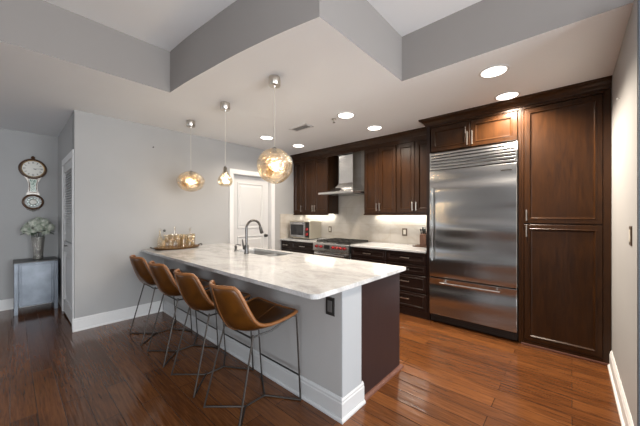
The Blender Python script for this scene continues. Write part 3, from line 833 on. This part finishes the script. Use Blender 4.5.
# ------------------------------------------------------------------ pendants
def wobf(seed, amp):
    rnd = random.Random(seed); ph = [rnd.uniform(0, 6.28) for _ in range(6)]
    return lambda a, z: 1 + amp * (math.sin(3 * a + ph[0] + z * 30) + .8 * math.sin(5 * a + ph[1] - z * 45) + .5 * math.sin(8 * a + ph[2] + z * 60)) / 2.3
def pendant(x, y, zc, rx, rz, label, kind, seed, power):
    r = thing('pendant_lamp', (x, y, CZ), label, 'lamp')
    MB().lathe([(0, CZ - .001), (.052, CZ - .001), (.053, CZ - .006), (.053, CZ - .072), (.050, CZ - .076), (.012, CZ - .077), (.008, CZ - .092), (0, CZ - .092)], (x, y, 0), 28).build('canopy', M['nickel'], r)
    top = zc + rz
    MB().tube([(x, y, top - .01), (x, y, CZ - .09)], .0022, 8).build('cord', M['cream'], r)
    if kind == 'drop':
        prof = [(.019, top + .0), (.023, top - .04), (.036, top - .07), (.062, top - .10), (.076, top - .13), (.077, top - .155), (.068, top - .185), (.050, top - .203), (.040, top - .207)]
        bz = top - .145; br = .022; cap = (.016, .055)
    else:
        n = 18; prof = []
        for k in range(n + 1):
            a = .13 + (PI - .30) * k / n
            prof.append((rx * math.sin(a), zc + rz * math.cos(a)))
        bz = zc - rz * .08; br = .030; cap = (.020, .04)
    MB().lathe(prof, (x, y, 0), 48, wob=wobf(seed, .035 if kind == 'round' else .01)).build('glass_shade', M['amber_glass'] if kind != 'drop' else M['clear_amber'], r)
    if kind != 'drop':
        ins = [(q * .72, zc + (z - zc) * .70 - rz * .05) for q, z in prof[2:-1]]
        MB().lathe(ins, (x, y, 0), 40, wob=wobf(seed + 9, .07)).build('inner_shade', M['amber_glass'], r)
    MB().lathe([(0, top + .012), (.008, top + .012), (cap[0], top + .004), (cap[0], top - cap[1]), (0, top - cap[1])], (x, y, 0), 18).build('socket', M['faucet'], r)
    MB().lathe([(0, bz + br * 1.5), (br * .45, bz + br * 1.3), (br * .8, bz + br * .7), (br, bz), (br * .8, bz - br * .65), (br * .4, bz - br * .95), (0, bz - br)], (x, y, 0), 18).build('bulb', M['bulb_on'], r)
    l = bpy.data.lights.new('pendant_light', 'POINT'); l.energy = power; l.color = (1.0, .87, .72); l.shadow_soft_size = br
    lo = bpy.data.objects.new('pendant_light', l); COL.objects.link(lo); lo.location = (0, 0, bz - CZ - br - .02); lo.parent = r
    return r
M['clear_amber'] = thin_glass('clear_amber_glass', (0.98, 0.92, 0.80), 0.14, 0.08, 0.7, 26, (0.80, 0.68, 0.48))
pendant(-3.705, 1.585, 1.797, .168, .132, 'flattened round amber glass pendant lamp closest to the left wall', 'round', 3, 10)
pendant(-2.832, 1.585, 1.778, .077, .105, 'small teardrop glass pendant lamp, middle of the three', 'drop', 5, 6)
pendant(-1.975, 1.585, 1.797, .157, .157, 'large round amber glass pendant lamp nearest the camera', 'round', 8, 10)

# ------------------------------------------------------------------ ceiling fittings
rl = thing('recessed_light', (CANS[0][0], CANS[0][1], CZ), '', 'light', 'recessed ceiling lights over the kitchen')
x, y = CANS[0]
MB().lathe([(.094, CZ - .002), (.112, CZ - .0005), (.114, CZ - .004), (.108, CZ - .009), (.097, CZ - .010), (.092, CZ - .006)], (x, y, 0), 36).build('trim_ring', M['white_plastic'], rl)
MB().lathe([(0, CZ - .005), (.094, CZ - .005), (.096, CZ - .0045)], (x, y, 0), 36).build('lens', M['lamp_on'], rl)
index_kids(rl)
cl = ['glowing recessed ceiling light nearest the camera, over the floor before the refrigerator', 'glowing recessed ceiling light right above the refrigerator front',
      'glowing recessed ceiling light beside the sprinkler head', 'glowing recessed ceiling light right above the right wall cabinets',
      'glowing recessed ceiling light left of the air vent, above the far end of the island', 'glowing recessed ceiling light in the far corner above the left wall cabinets']
for i, (x, y) in enumerate(CANS):
    o = rl if i == 0 else copy_tree(rl)
    o.location.x = x; o.location.y = y; o['label'] = cl[i]
r = thing('air_vent', (-2.83, 2.74, CZ), 'small rectangular grey air vent in the ceiling', 'vent')
b = MB()
vx0, vx1, vy0, vy1 = -3.00, -2.66, 2.66, 2.82
for (a, c, d, e) in ((vx0, vx1, vy0, vy0 + .025), (vx0, vx1, vy1 - .025, vy1), (vx0, vx0 + .025, vy0, vy1), (vx1 - .025, vx1, vy0, vy1)): b.box(a, c, d, e, CZ - .010, CZ - .0005, .002)
b.build('frame', M['white_plastic'], r)
b = MB()
for k in range(9): b.box(vx0 + .035 + k * .031, vx0 + .047 + k * .031, vy0 + .025, vy1 - .025, CZ - .009, CZ - .002)
b.build('slats', mat('vent_grey', (.30, .29, .28), .5), r)
MB().box(vx0 + .02, vx1 - .02, vy0 + .02, vy1 - .02, CZ - .0018, CZ - .0005).build('duct', M['black'], r)
r = thing('sprinkler_head', (-2.265, 2.78, CZ), 'tiny metal sprinkler head in the ceiling', 'sprinkler')
MB().lathe([(0, CZ - .0005), (.03, CZ - .0005), (.03, CZ - .006), (.01, CZ - .008), (.009, CZ - .03), (0, CZ - .03)], (-2.265, 2.78, 0), 18).build('cover', M['nickel'], r)
MB().lathe([(0, CZ - .046), (.018, CZ - .046), (.018, CZ - .049), (0, CZ - .049)], (-2.265, 2.78, 0), 14).tube([(-2.265, 2.78, CZ - .028), (-2.265, 2.78, CZ - .047)], .004, 8).build('deflector', M['faucet'], r)

# ------------------------------------------------------------------ toaster oven
r = thing('toaster_oven', (-3.90, 3.91, .894), 'stainless steel toaster oven with red knobs on the worktop', 'toaster oven')
TX0, TX1, TY0, TY1, TZ0, TZ1 = -4.20, -3.645, 3.755, 4.09, .912, 1.245
MB().box(TX0, TX1, TY0, TY1, TZ0, TZ1, .012).build('body', mat('toaster_shell', (0.50, 0.46, 0.38), 0.42, 0.8), r)
d = MB().box(TX0 + .015, TX1 - .125, TY0 - .012, TY0, TZ0 + .02, TZ1 - .02, .004).build('door', M['steel'], r)
MB().box(TX0 + .045, TX1 - .155, TY0 - .014, TY0 - .011, TZ0 + .06, TZ1 - .07).build('window', M['glass_dark'], d)
b = MB().tube([(TX0 + .04, TY0 - .04, TZ1 - .045), (TX1 - .15, TY0 - .04, TZ1 - .045)], .007, 10)
for xq in (TX0 + .06, TX1 - .17): b.tube([(xq, TY0 - .04, TZ1 - .045), (xq, TY0 - .011, TZ1 - .045)], .005, 8)
b.build('handle', M['chrome'], d)
MB().box(TX1 - .115, TX1 - .012, TY0 - .006, TY0, TZ0 + .02, TZ1 - .02, .003).build('control_panel', M['dark_metal'], r)
for z in (TZ0 + .085, TZ0 + .175):
    MB().tube([(TX1 - .063, TY0 - .005, z), (TX1 - .063, TY0 - .028, z)], [.029, .026], 16).build('knob', M['red'], r)
for xq in (TX0 + .04, TX1 - .06):
    for yq in (TY0 + .04, TY1 - .04): MB().tube([(xq, yq, .894), (xq, yq, .918)], .012, 10).build('foot', M['black'], r)

# knife block on a small board
o = MB().box(-1.76, -1.50, 4.00, 4.20, .8935, .908, .004).build('cutting_board', wood('board_wood', (.05, .022, .012), (.10, .05, .025)))
tag(o, 'small dark board on the worktop beside the refrigerator', 'board')
r = thing('knife_block', (-1.62, 4.10, .909), 'brown knife block standing on a dark board beside the refrigerator', 'knife block')
MB().prism([(4.05, .909), (4.17, .909), (4.19, 1.08), (4.12, 1.12), (4.05, 1.07)], 'x', -1.67, -1.58).build('block', wood('block_wood', (.10, .05, .035), (.17, .09, .06)), r)
for k, (xq, q) in enumerate(((-1.655, 0), (-1.625, 0), (-1.595, 0), (-1.64, 1), (-1.61, 1))):
    y_ = 4.075 + q * .04; z_ = 1.085 + q * .02
    MB().tube([(xq, y_, z_), (xq, y_ - .03, z_ + .075)], [.009, .011], 8).build('knife_handle', M['black'], r)

# ------------------------------------------------------------------ tray with glassware
r = thing('serving_tray', (-4.10, 1.57, .8935), 'oval gold and brown tray crowded with glasses on the worktop', 'tray')
TC = (-4.10, 1.57); ta, tb = .165, .300
brass = mat('aged_brass', (0.22, 0.12, 0.05), 0.35, 0.7)
MB().lathe([(0, .8955), (.8, .8955), (.93, .897), (1.0, .912), (1.04, .918), (1.04, .921), (.99, .917), (.92, .902), (.8, .900), (0, .900)], (TC[0], TC[1], 0), 40, sx=ta, sy=tb).build('plate', brass, r)
for sgn in (-1, 1):
    yq = TC[1] + sgn * tb * 1.03
    MB().tube(smoothpts([(TC[0] - .05, yq, .917), (TC[0] - .035, yq + sgn * .022, .930), (TC[0], yq + sgn * .03, .935), (TC[0] + .035, yq + sgn * .022, .930), (TC[0] + .05, yq, .917)], 4), .006, 8).build('handle', M['dark_metal'], r)
ZT = .9015
def goblet(x, y, label=None):
    o = MB().lathe([(0, ZT), (.026, ZT), (.024, ZT + .003), (.004, ZT + .008), (.004, ZT + .075), (.018, ZT + .090), (.031, ZT + .120), (.032, ZT + .155), (.028, ZT + .185), (.0265, ZT + .185), (.030, ZT + .155), (.029, ZT + .122), (.016, ZT + .094), (0, ZT + .086)], (x, y, 0), 20).build('goblet', M['gold_glass'], origin=(x, y, ZT))
    return tag(o, 'small pale gold goblet in the crowd on the oval tray', 'glass', 'glasses crowded on the tray')
def tumbler(x, y):
    o = MB().lathe([(0, ZT), (.024, ZT), (.027, ZT + .004), (.030, ZT + .130), (.0285, ZT + .130), (.0255, ZT + .008), (0, ZT + .007)], (x, y, 0), 20).build('tumbler', M['gold_glass'], origin=(x, y, ZT))
    return tag(o, 'low pale gold tumbler in the crowd on the oval tray', 'glass', 'glasses crowded on the tray')
g0 = t0 = None
spots = []
for (dx, dy, k) in ((.085, -.12, 't'), (.095, -.03, 'g'), (.095, .05, 't'), (.08, .13, 'g'), (.066, .185, 't'), (.03, -.19, 't'), (.03, -.07, 'g'), (.03, .01, 't'), (.02, .09, 'g'), (-.008, -.13, 'g'), (-.035, .05, 'g'), (-.057, .157, 't'), (-.10, -.06, 'g'), (-.10, .02, 'g'), (-.03, .228, 'g'), (-.085, .10, 't')):
    x, y = TC[0] + dx, TC[1] + dy
    if k == 'g':
        if g0 is None: g0 = goblet(x, y)
        else: c = g0.copy(); COL.objects.link(c); c.location = (x, y, ZT)
    else:
        if t0 is None: t0 = tumbler(x, y)
        else: c = t0.copy(); COL.objects.link(c); c.location = (x, y, ZT)
def decanter(x, y, s, h, label, m, stop):
    r = thing('decanter', (x, y, ZT), label, 'decanter')
    MB().lathe([(0, ZT), (.034 * s, ZT), (.038 * s, ZT + .01), (.036 * s, ZT + h * .45), (.022 * s, ZT + h * .62), (.011, ZT + h * .70), (.010, ZT + h * .88), (.015, ZT + h * .91)], (x, y, 0), 20).build('bottle', m, r)
    MB().lathe([(0, ZT + h * .86), (.008, ZT + h * .87), (.009, ZT + h * .91), (.017, ZT + h * .94), (.019, ZT + h * .98), (.012, ZT + h * 1.03), (0, ZT + h * 1.05)], (x, y, 0), 16).build('stopper', stop, r)
decanter(TC[0] - .03, TC[1] - .215, .9, .27, 'clear decanter with round stopper at the left end of the tray', M['gold_glass'], M['clear_glass'])
decanter(TC[0] - .084, TC[1] - .140, .9, .25, 'glass decanter with dark stopper in the middle of the tray', M['clear_glass'], grey_in)
decanter(TC[0] - .04, TC[1] - .02, .9, .29, 'tall clear decanter with pale stopper behind the tumblers on the tray', M['clear_glass'], M['clear_glass'])
decanter(TC[0] + .004, TC[1] + .172, .8, .27, 'clear decanter with bright stopper at the right end of the tray', M['clear_glass'], M['clear_glass'])

# ------------------------------------------------------------------ alcove: console cabinet, vase, flowers, clock
r = thing('console_cabinet', (-5.80, .27, 0), 'low blue-grey cabinet with a black top standing in the alcove', 'cabinet')
KX0, KX1, KY0, KY1, KZ = -6.005, -5.575, .035, .470, .715
blue = mat('blue_grey_lacquer', (0.14, 0.16, 0.19), 0.30, 0.25)
n = noise(blue, coords(blue), 5, 4); L(blue, ramp(blue, n.outputs['Fac'], [(0.3, (.10, .12, .15)), (0.7, (.19, .215, .25))]), B(blue).inputs['Base Color'])
MB().box(KX0, KX1 - .012, KY0 + .004, KY1 - .004, .13, KZ - .018).build('body', blue, r)
MB().box(KX0 - .005, KX1 + .006, KY0 - .008, KY1 + .008, KZ - .018, KZ, .003).build('top', M['black'], r)
MB().rings((KX1 - .012, KY0 + .045, .10), (0, 1, 0), (0, 0, 1), (1, 0, 0), KY1 - KY0 - .09, KZ - .13, [(0, .006), (.004, .008), (.02, .008), (.024, .005)], back=0).build('front_panel', blue, r)
for (xa, ya) in ((KX0, KY0), (KX0, KY1 - .04), (KX1 - .035, KY0), (KX1 - .035, KY1 - .04)):
    MB().box(xa, xa + .038, ya, ya + .04, 0, KZ - .018, .003).build('leg', blue, r)
r = None
VX, VY = -5.77, .275
vs_ = MB().lathe([(0, KZ + .001), (.050, KZ + .001), (.054, KZ + .006), (.055, KZ + .12), (.064, KZ + .24), (.074, KZ + .325), (.070, KZ + .327), (.060, KZ + .24), (.050, KZ + .12), (.048, KZ + .015), (0, KZ + .012)], (VX, VY, 0), 28).build('flower_vase', M['vase_glass'])
tag(vs_, 'tall flared glass vase standing on the black-topped console', 'vase')
fr = thing('flower_bouquet', (VX, VY, KZ + .06), 'bunch of pale green and white hydrangeas in the glass vase', 'flowers')
petal = mat('petal', (0.52, 0.55, 0.47), 0.6)
n = noise(petal, coords(petal), 30, 2); L(petal, ramp(petal, n.outputs['Fac'], [(0.35, (.30, .36, .27)), (0.65, (.68, .69, .62))]), B(petal).inputs['Base Color'])
leafm = mat('leaf', (0.035, 0.06, 0.03), 0.45)
rd = random.Random(4)
blooms = [(.03, -.115, .43, .060), (.03, -.04, .52, .066), (.03, .055, .53, .066), (.07, .01, .45, .062), (.06, -.07, .40, .052), (-.04, .01, .56, .056), (.04, .115, .46, .058), (-.05, -.09, .48, .055), (.06, .075, .40, .050)]
for (dx, dy, dz, rad) in blooms:
    c0 = Vector((VX + dx, VY + dy, KZ + dz)); b = MB()
    for k in range(80):
        z = 1 - 1.7 * (k + .5) / 80; a = k * 2.39996; q = math.sqrt(max(0, 1 - z * z))
        nrm = Vector((q * math.cos(a), q * math.sin(a), z)); p = c0 + nrm * rad * rd.uniform(.86, 1.08)
        t1 = nrm.orthogonal().normalized(); t2 = nrm.cross(t1); s_ = .013; ro = rd.uniform(0, PI)
        for j in range(4):
            aa = ro + j * PI / 2; d1 = t1 * math.cos(aa) + t2 * math.sin(aa); d2 = t1 * math.cos(aa + .6) + t2 * math.sin(aa + .6); d3 = t1 * math.cos(aa - .6) + t2 * math.sin(aa - .6)
            v = [b.bm.verts.new(p), b.bm.verts.new(p + d2 * s_ * .8 + nrm * .003), b.bm.verts.new(p + d1 * s_ * 1.2 + nrm * .001), b.bm.verts.new(p + d3 * s_ * .8 + nrm * .003)]
            b.bm.faces.new(v)
    cb = bmesh.new(); bmesh.ops.create_icosphere(cb, subdivisions=2, radius=rad * .85)
    b.merge(cb, 0, Matrix.Translation(c0))
    bo = b.build('bloom', petal, fr)
    MB().tube(smoothpts([(VX + dx * .2, VY + dy * .2, KZ + .07), (VX + dx * .3, VY + dy * .25, KZ + .26), tuple(c0)], 4), .003, 6).build('stem', leafm, fr)
for k in range(10):
    a = k * 2 * PI / 10 + .3; ln = rd.uniform(.12, .17); el = rd.uniform(-.1, .25)
    if math.cos(a) < -.5: ln *= .7
    d = Vector((math.cos(a) * math.cos(el), math.sin(a) * math.cos(el), math.sin(el))); p0 = Vector((VX, VY, KZ + .40)) + d * .05
    sd = d.cross(Vector((0, 0, 1))).normalized(); b = MB(); rows = []
    for i in range(7):
        t = i / 6; w = .034 * math.sin(PI * min(.98, t * .9 + .06)); c0 = p0 + d * ln * t + Vector((0, 0, -.03 * t * t))
        rows.append([b.bm.verts.new(c0 - sd * w + Vector((0, 0, .008))), b.bm.verts.new(c0), b.bm.verts.new(c0 + sd * w + Vector((0, 0, .008)))])
    for A, C in zip(rows, rows[1:]):
        for j in range(2): b.bm.faces.new((A[j], A[j + 1], C[j + 1], C[j]))
    b.build('leaf', leafm, fr, smooth=True)

# banjo wall clock
CX, CY = XA, .232
r = thing('wall_clock', (CX, CY, 1.40), 'ornate banjo wall clock with white dial hanging above the console', 'clock')
wood_c = wood('clock_wood', (.05, .024, .012), (.11, .055, .025), .3)
silver = mat('clock_silver', (.40, .37, .34), .4, .6)
brass2 = mat('clock_brass', (.50, .33, .14), .3, .9)
dial = mat('clock_dial', (.72, .70, .64), .4)
FZ, LZc = 2.052, 1.556
MB().lathe([(.0, 0), (.150, 0), (.152, .02), (.146, .036), (.135, .042), (.122, .040), (.118, .034), (0, .034)], (CX + .001, CY, FZ), 40, axis='x').build('dial_frame', wood_c, r)
MB().lathe([(.113, .034), (.118, .040), (.124, .042), (.126, .038)], (CX + .001, CY, FZ), 40, axis='x').build('bezel', brass2, r)
f_ = MB().lathe([(0, .0355), (.117, .0355)], (CX + .001, CY, FZ), 40, axis='x').build('dial', dial, r)
b = MB()
for k in range(12):
    a = k * PI / 6; ca, sa = math.cos(a), math.sin(a); n_ = 2 if k % 3 else 3
    for j in range(n_):
        o_ = (j - (n_ - 1) / 2) * .007
        p1 = Vector((CX + .0372, CY + sa * .078 + ca * o_, FZ + ca * .078 - sa * o_)); p2 = Vector((CX + .0372, CY + sa * .104 + ca * o_, FZ + ca * .104 - sa * o_))
        b.tube([p1, p2], .0016, 5)
b.build('hour_marks', M['black'], f_)
MB().tube([(CX + .039, CY, FZ), (CX + .039, CY + .035, FZ - .012)], .003, 6).build('hour_hand', M['black'], f_)
MB().tube([(CX + .040, CY, FZ), (CX + .040, CY + .075, FZ + .004)], .0022, 6).build('minute_hand', M['black'], f_)
w0 = [(-.095, FZ - .115), (-.070, FZ - .16), (-.050, FZ - .22), (-.046, FZ - .28), (-.055, FZ - .34), (-.075, FZ - .39)]
MB().prism([(CY + a, z) for a, z in w0] + [(CY - a, z) for a, z in reversed(w0)], 'x', CX + .001, CX + .028).build('waist', silver, r)
w1 = [(a * .60, z) for a, z in w0[1:-1]]
green = mat('painted_glass', (.36, .50, .42), .1)
n = noise(green, coords(green), 22, 4, .6, 2); L(green, ramp(green, n.outputs['Fac'], [(.35, (.10, .20, .15)), (.5, (.50, .62, .54)), (.65, (.75, .78, .70))]), B(green).inputs['Base Color'])
MB().prism([(CY + a, z) for a, z in w1] + [(CY - a, z) for a, z in reversed(w1)], 'x', CX + .028, CX + .033).build('waist_glass', green, r)
w2 = [(a * .78, z + (.012 if i == 0 else -.012 if i == 3 else 0)) for i, (a, z) in enumerate(w0[1:-1])]
pl = [Vector((CX + .031, CY + a, z)) for a, z in w2] + [Vector((CX + .031, CY - a, z)) for a, z in reversed(w2)]
MB().tube(pl, .005, 6, closed=True).build('waist_border', wood_c, r)
MB().lathe([(0, 0), (.116, 0), (.118, .024), (.112, .038), (.096, .042), (.088, .036), (0, .036)], (CX + .001, CY, LZc), 36, axis='x').build('lower_frame', wood_c, r)
MB().lathe([(0, .0375), (.088, .0375)], (CX + .001, CY, LZc), 36, axis='x').build('lower_glass', mat('dark_glass', (.05, .07, .06), .12), r)
MB().lathe([(0, .0385), (.030, .0385), (.034, .0378)], (CX + .001, CY, LZc), 40, axis='x').build('pendulum_disc', dial, r)
b = MB()
for k in range(10):
    a = k * PI / 5; b.box(CX + .038, CX + .0405, CY + math.cos(a) * .052 - .010, CY + math.cos(a) * .052 + .010, LZc + math.sin(a) * .052 - .010, LZc + math.sin(a) * .052 + .010, .003)
b.build('glass_rosette', green, r)
b = MB()
for q in (.034, .072): b.lathe([(q, .037), (q + .004, .041), (q + .008, .037)], (CX + .001, CY, LZc), 28, axis='x')
b.build('pendulum_ring', silver, r)
MB().lathe([(0, FZ + .195), (.010, FZ + .19), (.020, FZ + .178), (.024, FZ + .165), (.016, FZ + .155), (.028, FZ + .148), (.03, FZ + .14), (0, FZ + .14)], (CX + .024, CY, 0), 16, sx=.7).build('finial', wood_c, r)
b = MB()
for k in range(5):
    yy = CY + (k - 2) * .028; zz = LZc - .128 + abs(k - 2) * .012
    b.lathe([(0, -.02), (.011, -.012), (.016, 0), (.011, .012), (0, .02)], (CX + .022, yy, zz), 12)
b.build('bottom_ornament', silver, r)
